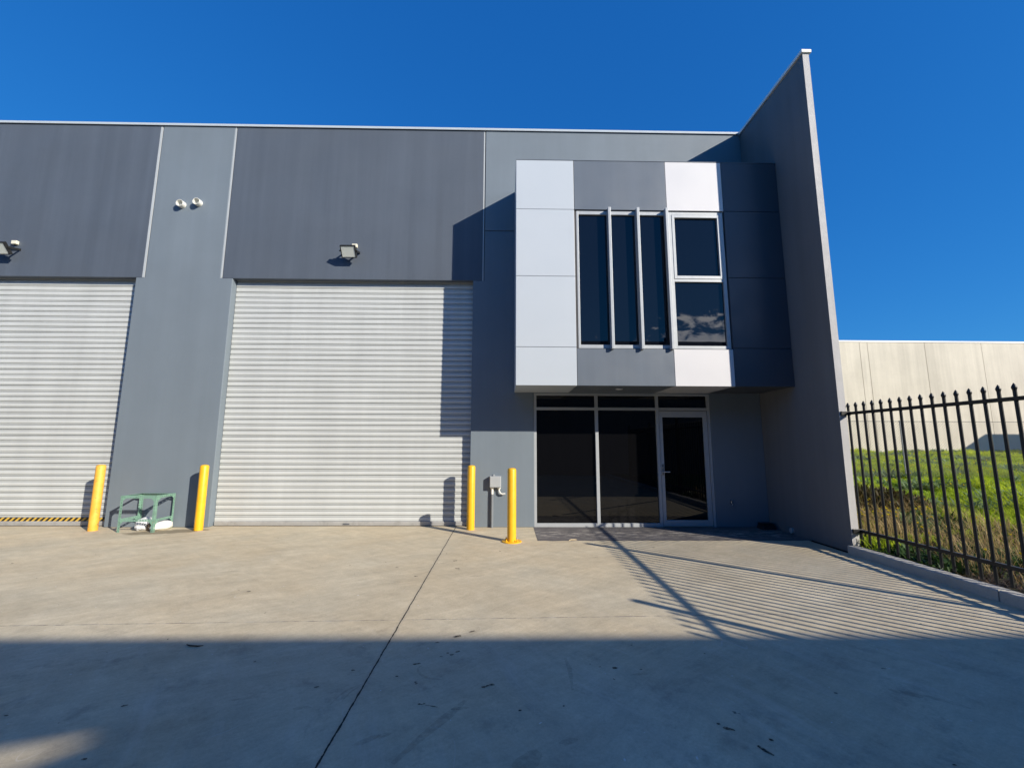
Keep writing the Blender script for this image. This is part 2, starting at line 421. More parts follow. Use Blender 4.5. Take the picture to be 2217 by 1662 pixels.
# upper projecting bay --------------------------------------------------------
Yf = -1.014
bay = MB().box(.212, 1.252, -.985, 0, 2.482, 6.54).box(3.872, WX - .003, -.985, 0, 2.482, 6.54).box(1.252, 3.872, -.985, 0, 2.482, 3.108).box(1.252, 3.872, -.985, 0, 5.604, 6.54).box(1.252, 3.872, -.7, 0, 3.108, 5.604).build('projecting_bay', M['body'], bld)
rows = [(2.467, 3.121), (3.121, 4.373), (4.373, 5.61), (5.61, 6.551)]
g = .0035
def clad(x0, x1, z0, z1, mat): MB().box(x0 + g, x1 - g, Yf, -.994, z0 + (g if z0 > 2.5 else 0), z1 - g).build('cladding_panel', M[mat], bay, bevel=.003)
for z0, z1 in rows: clad(.188 - g, 1.2155, z0, z1, 'panel_pale')
clad(1.2155, 2.866, *rows[3], 'panel_grey'); clad(1.2155, 2.866, 2.467, 3.1, 'panel_grey')
clad(2.866, 3.884, *rows[3], 'panel_white'); clad(2.866, 3.884, 2.467, 3.1, 'panel_white')
for z0, z1 in rows: clad(3.884, WX - .004 + g, z0, z1, 'panel_dark')
MB().box(.188, .21, -.993, -.002, 2.467, 6.551).build('side_cladding', M['panel_pale'], bay)
MB().box(.186, WX - .002, -1.018, -.002, 6.552, 6.562).build('cap_flashing', M['panel_grey'], bay)
for x0, x1, mt in ((.188, 1.2155, 'panel_pale'), (1.2155, 2.866, 'panel_grey'), (2.866, 3.884, 'panel_white'), (3.884, WX - .002, 'panel_dark')):
    MB().box(x0 + g, x1 - g, -.993, -.003, 2.468, 2.48).build('soffit_panel', M[mt], bay)
mb = MB(); mb.lathe([(.062, 2.466), (.062, 2.4605), (.05, 2.459), (.045, 2.4635)], (2.03, -.585), 24); mb.build('downlight', M['white_coping'], bay, smooth=True)
# bay windows
fy0, fy1 = -.988, -.93
fr = MB()
fr.box(1.254, 1.292, fy0, fy1, 3.11, 5.602).box(1.292, 2.875, fy0, fy1, 5.535, 5.602).box(1.292, 2.875, fy0, fy1, 3.11, 3.172)
for c in (1.82, 2.32): fr.box(c - .02, c + .02, fy0 + .004, fy1, 3.172, 5.535)
fr.build('window_frame', M['alu'], bay, bevel=.003)
fr2 = MB()
fr2.box(2.875, 2.952, fy0, fy1, 3.11, 5.602).box(3.81, 3.87, fy0, fy1, 3.11, 5.602).box(2.952, 3.81, fy0, fy1, 5.55, 5.602).box(2.952, 3.81, fy0, fy1, 3.11, 3.165).box(2.952, 3.81, fy0, fy1, 4.303, 4.352)
fr2.box(2.953, 3.0, fy0 - .008, fy1, 4.356, 5.546).box(3.765, 3.809, fy0 - .008, fy1, 4.356, 5.546).box(3.0, 3.765, fy0 - .008, fy1, 5.492, 5.546).box(3.0, 3.765, fy0 - .008, fy1, 4.356, 4.412)
fr2.build('window_frame', M['alu'], bay, bevel=.003)
for x0, x1, z0, z1 in ((1.292, 1.80, 3.172, 5.535), (1.84, 2.30, 3.172, 5.535), (2.34, 2.875, 3.172, 5.535), (3.0, 3.765, 4.412, 5.492), (2.952, 3.81, 3.165, 4.303)):
    MB().box(x0, x1, -.952, -.94, z0, z1).build('window_pane', M['glass_up'], bay)
for c in (1.822, 2.326, 2.836): MB().box(c - .024, c + .024, -1.09, -.989, 3.085, 5.625).build('sun_fin', M['alu'], bay, bevel=.004)

# shopfront ------------------------------------------------------------------
y0, y1 = .012, .11
sf = MB()
sf.box(.558, .606, y0, y1, 0, 2.457).box(3.864, 3.912, y0, y1, 0, 2.457).box(.606, 3.864, y0, y1, 2.417, 2.457)
sf.box(.606, 1.717, y0, y1, 2.139, 2.191).box(1.775, 2.879, y0, y1, 2.139, 2.191).box(2.932, 3.864, y0, y1, 2.139, 2.191)
sf.box(1.717, 1.775, y0, y1, 0, 2.417).box(2.879, 2.932, y0, y1, 0, 2.417)
sf.box(.606, 1.717, y0, y1, 0, .066).box(1.775, 2.879, y0, y1, 0, .066)
shop = sf.build('shopfront', M['alu'], bld, bevel=.003)
for x0, x1, z0, z1 in ((.606, 1.717, .066, 2.139), (1.775, 2.879, .066, 2.139), (.606, 1.717, 2.191, 2.417), (1.775, 2.879, 2.191, 2.417), (2.932, 3.864, 2.191, 2.417)):
    MB().box(x0, x1, .055, .067, z0, z1).build('window_pane', M['glass_low'], shop)
MB().box(.558, 3.912, .115, .2, 0, 2.457).build('blind_backing', M['rubber'], shop)
d = MB(); d.box(2.94, 3.0, .02, .075, .012, 2.13).box(3.775, 3.856, .02, .075, .012, 2.13).box(3.0, 3.775, .02, .075, 2.012, 2.13).box(3.0, 3.775, .02, .075, .012, .12)
door = d.build('entrance_door', M['alu'], bld, bevel=.003)
MB().box(3.0, 3.775, .045, .057, .12, 2.012).build('window_pane', M['glass_low'], door)
h = MB(); h.box(2.952, 2.985, .008, .02, .94, 1.13).tube([(2.968, .02, .995), (2.968, -.035, .995), (2.985, -.045, .995), (3.075, -.045, .995)], .009, 10)
h.build('door_handle', M['steel'], door, smooth=True)

# ================================================================== THINGS FIXED TO THE FACADE
def flood(loc, label):
    t = thing('flood_light', loc, label, 'flood light', 'flood lights above the shutters')
    # housing tilts down: build flat then rotate about X
    L = Vector(loc); tilt = Matrix.Rotation(R(38), 4, 'X')
    def tr(vs): return [tuple((tilt @ Vector(v)) + Vector((L.x, L.y - .2, L.z - .03))) for v in vs]
    def bx(m, *b):
        q = MB().box(*b); m.add(tr(q.v), q.f)
    W, H = .142, .118
    m = MB(); bx(m, -W, W, -.03, .03, -H, -H + .016); bx(m, -W, W, -.03, .03, H - .016, H); bx(m, -W, -W + .016, -.03, .03, -H + .016, H - .016); bx(m, W - .016, W, -.03, .03, -H + .016, H - .016)
    bx(m, -W + .016, W - .016, -.005, .03, -H + .016, H - .016)
    bx(m, -.085, .085, .03, .065, -.07, .07)
    for k in range(7): bx(m, -.1 + k * .033, -.093 + k * .033, .03, .055, -.09, .09)
    m.build('housing', M['black'], t, bevel=.003)
    m = MB(); bx(m, -W + .017, W - .017, -.024, -.012, -H + .017, H - .017); m.build('lens', M['lens'], t)
    m = MB(); bx(m, -.075, .075, -.0115, -.0062, -.055, .055); 
    # bracket: a flat strap from each side to a wall plate
    m = MB()
    for s in (-1, 1):
        x = L.x + s * (W + .008)
        m.add([(x - .004, L.y - .22, L.z - .04), (x + .004, L.y - .22, L.z - .04), (x + .004, L.y - .22, L.z + .0), (x - .004, L.y - .22, L.z + .0),
               (x - .004, L.y - .004, L.z + .015), (x + .004, L.y - .004, L.z + .015), (x + .004, L.y - .004, L.z + .05), (x - .004, L.y - .004, L.z + .05)],
              [(0, 1, 2, 3), (4, 7, 6, 5), (0, 4, 5, 1), (1, 5, 6, 2), (2, 6, 7, 3), (3, 7, 4, 0)])
        m.tube([(x + s * .003, L.y - .21, L.z - .022), (x + s * .022, L.y - .21, L.z - .022)], .014, 10)
    m.box(L.x - W - .012, L.x + W + .012, L.y - .006, L.y, L.z + .01, L.z + .055)
    m.build('bracket', M['black'], t)
    m = MB(); m.box(L.x - .0, L.x + .10, L.y - .055, L.y, L.z + .13, L.z + .2); m.build('junction_box', M['cream'], t, bevel=.006)
    m = MB(); m.tube([(L.x + .05, L.y - .03, L.z + .13), (L.x + .06, L.y - .07, L.z + .09), (L.x + .03, L.y - .12, L.z + .03)], .005, 8); m.build('cable', M['rubber'], t)
    return t
flood((-3.02, 0, 5.19), 'black flood light over the plain shutter, right of the two vent pipes')
flood((-9.59, 0, 5.18), 'black flood light over the striped shutter, cut by the left picture edge')

def vent(x, z, label):
    t = thing('vent_pipe', (x, 0, z), label, 'vent pipe', 'white vent pipe ends on the pillar')
    m = MB(); L, r, ri, n = .095, .069, .062, 28; vs = []; fs = []
    ring = lambda y, rr: [(x + rr * math.cos(2 * math.pi * k / n), y, z + rr * math.sin(2 * math.pi * k / n)) for k in range(n)]
    for y, rr in ((0.0, r), (-L, r), (-L, ri), (-.012, ri)): vs += ring(y, rr)
    for i in range(3): fs += [(i * n + k, i * n + (k + 1) % n, (i + 1) * n + (k + 1) % n, (i + 1) * n + k) for k in range(n)]
    fs.append(tuple(3 * n + k for k in range(n)))
    m.add(vs, fs); m.build('pipe', M['pvc'], t, smooth=True)
vent(-6.43, 6.185, 'short white pipe stub on the grey pillar, the lower one nearer the left')
vent(-6.11, 6.225, 'short white pipe stub on the grey pillar, the higher one nearer the plain shutter')

t = thing('electrical_box', (-.16, 0, 0), 'small grey isolator box on conduit beside the shopfront, between two yellow bollards', 'electrical box')
m = MB().box(-.262, -.054, -.1, -.002, .712, .915).box(-.2, -.175, -.07, -.002, .915, .94); m.build('enclosure', M['boxgrey'], t, bevel=.006)
MB().box(-.254, -.062, -.108, -.1, .72, .907).build('lid', M['boxgrey'], t, bevel=.004)
MB().tube([(-.215, -.035, 0), (-.215, -.035, .59)], .026, 14).build('conduit', M['conduit'], t, smooth=True)
MB().tube([(-.215, -.035, .585), (-.215, -.035, .7)], .024, 14).tube([(-.215, -.035, .685), (-.215, -.035, .714)], .033, 14).build('pipe_adaptor', M['pvc'], t, smooth=True)
MB().tube([(-.09, -.035, .685), (-.09, -.035, .714)], .03, 14).tube([(-.09, -.035, .7), (-.088, -.038, .65), (-.07, -.045, .612), (-.03, -.05, .592), (.025, -.055, .602)], .015, 10).build('pipe_elbow', M['pvc'], t, smooth=True)
for z in (.28, .52): MB().box(-.25, -.18, -.02, -.001, z, z + .02).build('saddle_clip', M['conduit'], t)

t = thing('garden_tap', (4.19, 0, .40), 'small metal tap low on the shaded wall right of the entrance door', 'tap')
MB().tube([(4.19, 0, .43), (4.19, -.05, .43), (4.19, -.075, .415), (4.19, -.08, .385)], .011, 10).lathe([(.011, .43), (.011, .455), (.007, .46), (.007, .475)], (4.19, -.04), 10).build('spout', M['steel'], t, smooth=True)
MB().box(4.162, 4.218, -.046, -.034, .475, .487).build('handle', M['steel'], t, bevel=.002)

t = thing('bait_station', (4.72, -.17, 0), 'low black plastic bait box on the ground in the shaded wall corner', 'bait box')
MB().add([(4.60, -.27, .0), (4.845, -.27, 0), (4.845, -.08, 0), (4.60, -.08, 0), (4.62, -.25, .085), (4.83, -.25, .085), (4.83, -.09, .1), (4.62, -.09, .1)],
         [(0, 3, 2, 1), (4, 5, 6, 7), (0, 1, 5, 4), (1, 2, 6, 5), (2, 3, 7, 6), (3, 0, 4, 7)]).build('base', M['black_plastic'], t, bevel=.008)
MB().box(4.615, 4.835, -.262, -.085, .1, .108).build('lid', M['black_plastic'], t, bevel=.004)
o = MB().tube([(WX, -.63, .062), (WX - .03, -.63, .062)], .045, 20).build('pipe_cap', M['boxgrey'], None, (WX, -.63, .062), smooth=True)
tag(o, 'round grey pipe cap at the foot of the shaded wing wall', 'pipe cap')

# ================================================================== BOLLARDS
def bollard(x, y, mat, label, plate=False, h=1.105):
    t = thing('bollard', (x, y, 0), label, 'bollard', 'yellow bollards along the facade')
    r = .069
    MB().lathe([(r, 0), (r, h - .018), (r - .004, h - .006), (r * .8, h + .004), (r * .45, h + .011), (.004, h + .014)], (x, y), 32).build('post', M[mat], t, smooth=True)
    if plate:
        MB().lathe([(.155, 0), (.155, .01), (.15, .014), (.07, .015)], (x, y), 36).build('base_plate', M[mat], t, smooth=True)
        for k in range(4):
            a = R(45 + 90 * k); bx_, by = x + .118 * math.cos(a), y + .118 * math.sin(a)
            MB().lathe([(.017, .014), (.017, .028), (.009, .029), (.009, .05), (.003, .052)], (bx_, by), 6).build('bolt', M[mat if k else 'galv'], t)
    return t
bollard(-7.08, -.29, 'yellow_worn', 'chipped orange-yellow bollard in front of the striped shutter')
bollard(-5.31, -.25, 'yellow', 'yellow bollard right of the green stand, in front of the pillar edge')
bollard(-.587, -.215, 'yellow', 'yellow bollard without base plate, at the right end of the plain shutter')
bollard(.124, -1.155, 'yellow', 'yellow bollard with round bolted base plate, nearest the camera', True, 1.11)

# ================================================================== GREEN SLOTTED-ANGLE STAND
st = thing('slotted_stand', (-6.23, -.23, 0), 'green slotted-angle steel stand without a top, against the pillar', 'stand')
def slotted(m, p, d, n, L, W=.038, th=.003):
    """one flange: strip of width W starting at p, running along d (length L), width along n, with slots"""
    p, d, n = Vector(p), Vector(d), Vector(n); o = d.cross(n).normalized() * th
    def quad(a0, a1, b0, b1):
        c = [p + d * a0 + n * b0, p + d * a1 + n * b0, p + d * a1 + n * b1, p + d * a0 + n * b1]
        m.add(c + [x + o for x in c], [(0, 3, 2, 1), (4, 5, 6, 7), (0, 1, 5, 4), (1, 2, 6, 5), (2, 3, 7, 6), (3, 0, 4, 7)])
    e = W * .36
    quad(0, L, 0, e); quad(0, L, W - e, W)
    k = max(1, int(L / .044)); s = L / k
    for i in range(k + 1):
        a = i * s - .011; quad(max(0, a), min(L, a + .022), e, W - e)
X0, X1, Y0_, Y1_, ZT = -6.53, -5.93, -.45, -.03, .60
for (x, y, sx, sy) in ((X0, Y0_, 1, 1), (X1, Y0_, -1, 1), (X1, Y1_, -1, -1), (X0, Y1_, 1, -1)):
    m = MB(); slotted(m, (x, y, 0), (0, 0, 1), (sx, 0, 0), ZT); slotted(m, (x, y, 0), (0, 0, 1), (0, sy, 0), ZT)
    m.build('leg', M['green'], st)
zl = .215
for nm, z in (('top_rail', ZT), ('low_rail', zl)):
    for (p, d, L, inn) in (((X0, Y0_ - .004, z), (1, 0, 0), X1 - X0, (0, 1, 0)), ((X0 - .004, Y0_, z), (0, 1, 0), Y1_ - Y0_, (1, 0, 0)), ((X1 + .004, Y0_, z), (0, 1, 0), Y1_ - Y0_, (-1, 0, 0)), ((X0, Y1_ + .004, z), (1, 0, 0), X1 - X0, (0, -1, 0))):
        if nm == 'low_rail' and inn == (0, -1, 0): continue
        m = MB(); slotted(m, p, d, (0, 0, -1), L)
        if nm == 'top_rail': slotted(m, p, d, inn, L)
        m.build(nm, M['green'], st)
for z in (ZT - .035, zl - .035):
    for x, s in ((X0 + .03, 1), (X1 - .03, -1)):
        MB().add([(x, Y0_ - .006, z), (x + s * .06, Y0_ - .006, z), (x, Y0_ - .006, z - .06), (x, Y0_ - .003, z), (x + s * .06, Y0_ - .003, z), (x, Y0_ - .003, z - .06)], [(0, 1, 2), (3, 5, 4), (0, 3, 4, 1), (1, 4, 5, 2), (2, 5, 3, 0)]).build('gusset_plate', M['green'], st)
    for xx in (X0 - .006, X1 + .003):
        for y, s in ((Y0_ + .03, 1), (Y1_ - .03, -1)):
            MB().add([(xx, y, z), (xx, y + s * .06, z), (xx, y, z - .06), (xx + .003, y, z), (xx + .003, y + s * .06, z), (xx + .003, y, z - .06)], [(0, 1, 2), (3, 5, 4), (0, 3, 4, 1), (1, 4, 5, 2), (2, 5, 3, 0)]).build('gusset_plate', M['green'], st)

def sack(name, c, s, seed, mat, label, cat, rot=0, ro=1.):
    bm = bmesh.new(); bmesh.ops.create_icosphere(bm, subdivisions=5, radius=1)
    rm = Matrix.Rotation(rot, 3, 'Z')
    for v in bm.verts:
        p = v.co.copy(); q = Vector([math.copysign(abs(a) ** .88, a) for a in p])
        a = mnoise.noise(p * 1.6 + Vector((seed, 0, 0))); b = mnoise.noise(p * 4 + Vector((0, seed, 0))); cc = abs(mnoise.noise(p * 7 + Vector((0, 0, seed))))
        q = q * (1 + .16 * a + ro * (.08 * b - .10 * cc))
        q = rm @ Vector((q.x * s[0], q.y * s[1], q.z * s[2]))
        q.z = max(q.z, -s[2] * .8)
        v.co = q + Vector(c)
    m = MB(); m.add([v.co[:] for v in bm.verts], [[v.index for v in f.verts] for f in bm.faces]); bm.free()
    z0 = min(v[2] for v in m.v); m.v = [(x, y, z - z0 + .001) for x, y, z in m.v]
    o = m.build(name, mat, None, (c[0], c[1], 0), smooth=True); tag(o, label, cat); return o
sack('plastic_sack', (-6.27, -.215, .12), (.125, .15, .115), 3.3, M['bag'], 'crumpled clear plastic sack under the left half of the green stand', 'sack', .3)
sack('paper_scrap', (-6.10, -.22, .09), (.06, .11, .08), 9.1, M['bag_brown'], 'crumpled brown paper between the two white bundles under the stand', 'paper', -.4)
sack('foam_roll', (-5.99, -.19, .1), (.075, .19, .08), 5.7, M['pvc'], 'white wrapped roll lying under the right half of the green stand', 'roll', -.25, .25)

# ================================================================== GROUND
def sheet(name, x0, x1, y0, y1, z, mat, th=.02):
    o = MB().box(x0, x1, y0, y1, z - th, z).build(name, mat, None, ((x0 + x1) / 2, (y0 + y1) / 2, z)); return tag(o, kind='structure')
sheet('ground', -400, 400, -400, 400, -.06, M['ground'], .2)
sheet('concrete_yard', -60, 4.83, -30, .3, 0, M['yard'], .05)
# dark worn apron in front of the entrance
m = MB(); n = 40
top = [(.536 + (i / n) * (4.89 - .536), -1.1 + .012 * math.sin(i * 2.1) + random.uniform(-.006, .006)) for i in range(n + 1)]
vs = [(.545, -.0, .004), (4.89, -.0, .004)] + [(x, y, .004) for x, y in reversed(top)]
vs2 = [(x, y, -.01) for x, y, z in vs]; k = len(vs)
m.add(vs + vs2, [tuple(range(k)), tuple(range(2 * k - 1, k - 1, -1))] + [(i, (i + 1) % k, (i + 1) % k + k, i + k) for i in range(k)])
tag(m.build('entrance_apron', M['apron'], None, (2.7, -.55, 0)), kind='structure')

# kerb under the fence
m = MB()
def kseg(ya, yb):
    n = max(2, int((ya - yb) / .06)); prof = [(4.81, -.05), (4.812, .095), (4.824, .108), (4.95, .106), (4.965, .09), (4.97, -.05)]
    vs = []
    for i in range(n + 1):
        y = ya + (yb - ya) * i / n
        for j, (x, z) in enumerate(prof):
            q = mnoise.noise(Vector((j * 3.1, y * 3.5, 0))) * .005 + mnoise.noise(Vector((j * 5.1, y * 14, 4))) * .004
            vs.append((x + q * (1 if j < 3 else .6), y, z + (q if 0 < j < 5 else 0)))
    p = len(prof); fs = [(i * p + j, i * p + j + 1, (i + 1) * p + j + 1, (i + 1) * p + j) for i in range(n) for j in range(p - 1)]
    fs += [tuple(range(p)), tuple(n * p + j for j in range(p - 1, -1, -1))]
    m.add(vs, fs)
for a, b in ((-1.905, -3.745), (-3.757, -6.15), (-6.162, -8.5), (-8.512, -12.6)): kseg(a, b)
tag(m.build('kerb', M['kerb'], None, (4.89, -4, 0)), kind='structure')

# oil spots, tyre scuffs and a twig on the slab
def blob(m, x, y, rx, ry, rot, seed, z=.0022, n=18):
    pts = []
    for k in range(n):
        a = 2 * math.pi * k / n; r = 1 + .45 * mnoise.noise(Vector((math.cos(a) * 1.3, math.sin(a) * 1.3, seed)))
        u, v = rx * r * math.cos(a), ry * r * math.sin(a)
        pts.append((x + u * math.cos(rot) - v * math.sin(rot), y + u * math.sin(rot) + v * math.cos(rot), z))
    m.add(pts, [tuple(range(n))])
def stroke(m, pts, w, z=.002):
    pts = [Vector((x, y, z)) for x, y in pts]; vs = []
    for i, p in enumerate(pts):
        d = (pts[min(i + 1, len(pts) - 1)] - pts[max(i - 1, 0)]); nrm = Vector((-d.y, d.x, 0)).normalized() * w * (.25 + .75 * math.sin(math.pi * (i + .3) / (len(pts) - .4))) * random.uniform(.7, 1.2)
        vs += [p + nrm, p - nrm]
    m.add(vs, [(2 * i, 2 * i + 1, 2 * i + 3, 2 * i + 2) for i in range(len(pts) - 1)])
m = MB(); s = MB()
for x, y, rx, ry, ro in ((-.368, -4.745, .016, .008, .3), (-.40, -4.72, .011, .006, 0), (-.44, -4.77, .012, .006, 0), (-.33, -4.70, .02, .008, .5), (-.60, -4.873, .02, .009, .2), (-.58, -4.866, .012, .006, 0), (-.69, -5.03, .01, .007, 0),
                         (-.555, -5.1, .007, .006, 0), (-.545, -5.117, .009, .006, .4), (-.485, -5.333, .009, .008, 0), (-.458, -5.33, .008, .006, 0), (-.47, -5.337, .006, .004, 0),
                         (-.12, -5.16, .012, .01, 0), (-.10, -5.148, .016, .006, .6), (-.068, -5.135, .02, .009, .1), (-1.0, -4.95, .012, .007, 0), (-1.158, -5.148, .014, .007, .3), (-2.178, -5.325, .018, .008, .2), (-2.75, -5.41, .012, .006, 0), (-2.0, -5.75, .012, .007, 0.2), (.76, -4.94, .02, .011, .1), (.93, -4.96, .01, .006, 0), (1.203, -5.57, .03, .01, -.4), (1.17, -5.53, .01, .007, 0), (.1, -5.4, .01, .007, 0), (-1.72, -4.83, .01, .006, 0), (2.58, -4.97, .018, .007, 0), (1.38, -5.66, .012, .008, -.6),
                         (-.05, -1.75, .016, .012, 0), (-.63, -2.25, .03, .012, .4), (-1.0, -2.9, .02, .01, .2), (-.56, -2.6, .03, .012, -.3), (-1.3, -2.55, .02, .01, 0), (-.36, -4.45, .035, .012, .4), (-.25, -4.36, .025, .01, .5), (2.2, -1.55, .02, .012, 0), (-2.6, -3.4, .02, .012, 0), (-.5, -4.55, .015, .008, .4)):
    blob(m, x, y, rx, ry, ro, x * 7)
stroke(m, [(-.45, -5.342), (-.41, -5.352), (-.375, -5.362)], .004)
stroke(m, [(1.285, -5.70), (1.30, -5.735), (1.325, -5.77)], .012)
pr = random.Random(21); pm = MB()
for k in range(150):
    x, y = pr.uniform(-6, 4.6), pr.uniform(-5.9, -.3)
    f_ = mnoise.noise(Vector((x * .5, y * .5, 9)))
    if f_ < -.05: continue
    blob(m if k % 3 else pm, x, y, pr.uniform(.004, .013), pr.uniform(.003, .007), pr.uniform(0, 3), k * 1.3, n=10)
M['fleck'] = mk('pale_fleck', (.62, .6, .55), .8)
tag(pm.build('pale_flecks', M['fleck'], None, (0, -3, 0)), kind='structure')
tag(m.build('oil_spots', M['stain'], None, (0, -4.8, 0)), kind='structure')
arc = [(-.55, -4.885), (-.575, -4.93), (-.56, -4.98), (-.53, -5.02), (-.49, -5.05), (-.45, -5.062), (-.40, -5.068)]
stroke(s, arc, .012)
stroke(s, [(-.90, -5.13), (-.955, -5.18), (-.985, -5.25), (-1.0, -5.33)], .009); stroke(s, [(-.895, -5.14), (-.93, -5.21), (-.945, -5.30)], .006)
for x, y, rx, ry, ro in ((-.245, -5.375, .05, .014, .2), (-.70, -5.64, .07, .02, .6), (-.62, -5.60, .04, .018, .4), (-1.55, -5.27, .06, .012, .2), (-1.15, -5.36, .05, .016, .2), (2.46, -5.257, .09, .03, -.5), (2.62, -5.34, .10, .025, -.7), (.12, -5.79, .09, .05, .8), (.33, -5.66, .05, .02, .3), (.9, -5.02, .06, .015, .1), (-.75, -2.35, .06, .014, .5), (-.3, -2.9, .09, .012, .3), (-4.9, -1.9, .12, .012, .5), (-3.2, -2.7, .1, .02, .2), (1.2, -2.1, .08, .02, .3)):
    blob(s, x, y, rx, ry, ro, y * 5, .0016)
stroke(s, [(-.52, -5.80), (-.42, -5.62), (-.31, -5.45), (-.22, -5.30)], .03)
stroke(s, [(.44, -4.8), (.45, -4.95), (.43, -5.2)], .014)
stroke(s, [(-6.2, -1.45), (-5.4, -1.2), (-4.9, -1.02)], .012); stroke(s, [(-6.8, -1.75), (-6.2, -1.45)], .01)
tag(s.build('tyre_scuffs', M['scuff'], None, (0, -4.8, 0)), kind='structure')
o = MB().tube([(-2.37, -4.575, .006), (-2.33, -4.598, .008), (-2.27, -4.603, .007), (-2.235, -4.592, .006)], [.003, .005, .005, .002], 8).build('twig', mk('dark_bark', (.03, .022, .016), .8), None, (-2.3, -4.59, 0), smooth=True)
tag(o, 'small dark curved twig lying on the shaded concrete', 'twig')
o = MB().tube([(1.02, -1.11, .008), (1.06, -1.085, .014), (1.12, -1.075, .012), (1.16, -1.055, .006)], [.004, .008, .008, .002], 8).build('wood_splinter', mk('pale_wood', (.5, .4, .25), .7), None, (1.1, -1.08, 0), smooth=True)
tag(o, 'pale wood splinter on the edge of the dark entrance apron', 'wood scrap')

# ================================================================== STEEL PICKET FENCE
FX = 5.03
fence = thing('picket_fence', (FX, -5.5, .1), 'black steel picket fence with pointed tops along the kerb', 'fence')
m = MB()
def picket(m, y):
    m.lathe([(.0162, .11), (.0162, 2.03), (.0162, 2.042), (.0222, 2.06), (.0215, 2.074), (.012, 2.096), (.002, 2.113)], (FX, y), 10)
i = 0; y = -1.905
proto = None
while y > -9.25:
    if proto is None:
        m = MB(); picket(m, y); proto = m.build('picket', M['black'], fence, smooth=True)
    else:
        c = proto.copy(); COL.objects.link(c); c.parent = fence; c.location = (0, -.1375 * i, 0)
    i += 1; y = -1.905 - .1375 * i
for z in (1.957, .303):
    MB().box(FX - .02, FX + .02, -9.3, -1.903, z - .02, z + .02).box(4.905, FX + .02, -1.925, -1.905, z - .028, z + .028).build('rail', M['black'], fence, bevel=.003)
for y in (-4.39, -6.79, -9.19):
    MB().box(FX + .021, FX + .086, y - .0325, y + .0325, 0, 2.25).build('post', M['black'], fence, bevel=.004)
    MB().box(FX + .018, FX + .089, y - .036, y + .036, 2.25, 2.265).build('post_cap', M['black'], fence, bevel=.004)

# ================================================================== VACANT LOT: terrain and plants
def hz(x, y):
    t = min(1, max(0, (y + 3) / 19)); h = .07 + 1.0 * t
    e = min(1, max(0, (x - 4.97) / .5)); h = h * (.35 + .65 * e) if y < 2 else h
    h += .05 * mnoise.noise(Vector((x * .5, y * .5, 0))) * e + .025 * mnoise.noise(Vector((x * 1.7, y * 1.7, 3))) * e
    return h
nx, ny = 110, 130
xs = 4.965 + (np.linspace(0, 1, nx) ** 1.7) * 55; ys = np.linspace(-14, 16.2, ny)
vs = [(x, y, hz(x, y)) for x in xs for y in ys]
fs = [(i * ny + j, (i + 1) * ny + j, (i + 1) * ny + j + 1, i * ny + j + 1) for i in range(nx - 1) for j in range(ny - 1)]
# skirt along the kerb so the bank has a face
m = MB(); m.add(vs, fs); b0 = len(m.v); m.add([(4.965, y, -.05) for y in ys], []); 
for j in range(ny - 1): m.f.append((j, j + 1, b0 + j + 1, b0 + j)); m.mi.append(0)
def lot_mat():
    mm, t, b = base_mat('lot_soil')
    p = t.pos(); s = t.new('ShaderNodeSeparateXYZ'); t.l.new(p, s.inputs[0])
    k = t.maprange(t.math('ADD', s.outputs[0], t.math('MULTIPLY', t.noise(p, 2, 4), .8)), 5.6, 6.4)
    c = t.mix(k, (.035, .025, .016), (.16, .23, .02))
    v = t.maprange(t.noise(p, 5, 5), .3, .7, .6, 1.3)
    sc = t.new('ShaderNodeVectorMath', operation='SCALE'); t.l.new(c, sc.inputs[0]); t.l.new(v, sc.inputs['Scale'])
    t.l.new(sc.outputs[0], b.inputs['Base Color']); b.inputs['Roughness'].default_value = .95
    t.l.new(t.bump(t.noise(p, 18, 5), 1., .05), b.inputs['Normal'])
    return mm
tag(m.build('vacant_lot', lot_mat(), None, (12, 0, 0), smooth=True), kind='structure')

def blades(name, mat, P, H, W, lean, label, cat, curl=.5, az=None, tint=None, seg=2):
    """P (n,3), H, W, lean arrays; curved two-piece blades in one mesh"""
    n = len(P); az = RNG.uniform(0, 2 * np.pi, n) if az is None else az
    tint = RNG.uniform(0, 1, n) if tint is None else tint
    d = np.stack([np.cos(az), np.sin(az), np.zeros(n)], 1); s = np.stack([-np.sin(az), np.cos(az), np.zeros(n)], 1)
    up = np.array([0, 0, 1.])
    l1 = lean; l2 = lean + curl
    p1 = P + (d * np.sin(l1)[:, None] + up * np.cos(l1)[:, None]) * (H * .55)[:, None]
    p2 = p1 + (d * np.sin(l2)[:, None] + up * np.cos(l2)[:, None]) * (H * .45)[:, None]
    w0 = s * (W * .5)[:, None]; w1 = s * (W * .5)[:, None]
    V = np.stack([P - w0 * .6, P + w0 * .6, p1 + w1, p1 - w1, p2], 1).reshape(-1, 3)
    org = np.array([P[:, 0].mean(), P[:, 1].mean(), 0]); V = V - org
    me = bpy.data.meshes.new(name); me.vertices.add(5 * n); me.vertices.foreach_set('co', V.astype(np.float32).ravel())
    b = np.arange(n) * 5
    loops = np.stack([b, b + 1, b + 2, b + 3, b + 3, b + 2, b + 4], 1).ravel()
    me.loops.add(7 * n); me.loops.foreach_set('vertex_index', loops.astype(np.int32))
    me.polygons.add(2 * n); ls = np.stack([np.arange(n) * 7, np.arange(n) * 7 + 4], 1).ravel()
    me.polygons.foreach_set('loop_start', ls.astype(np.int32))
    a = me.attributes.new('tint', 'FLOAT', 'POINT'); a.data.foreach_set('value', np.repeat(tint, 5).astype(np.float32))
    me.update(calc_edges=True); me.validate(); me.materials.append(mat)
    o = bpy.data.objects.new(name, me); COL.objects.link(o); o.location = org
    return tag(o, label, cat, kind='stuff')

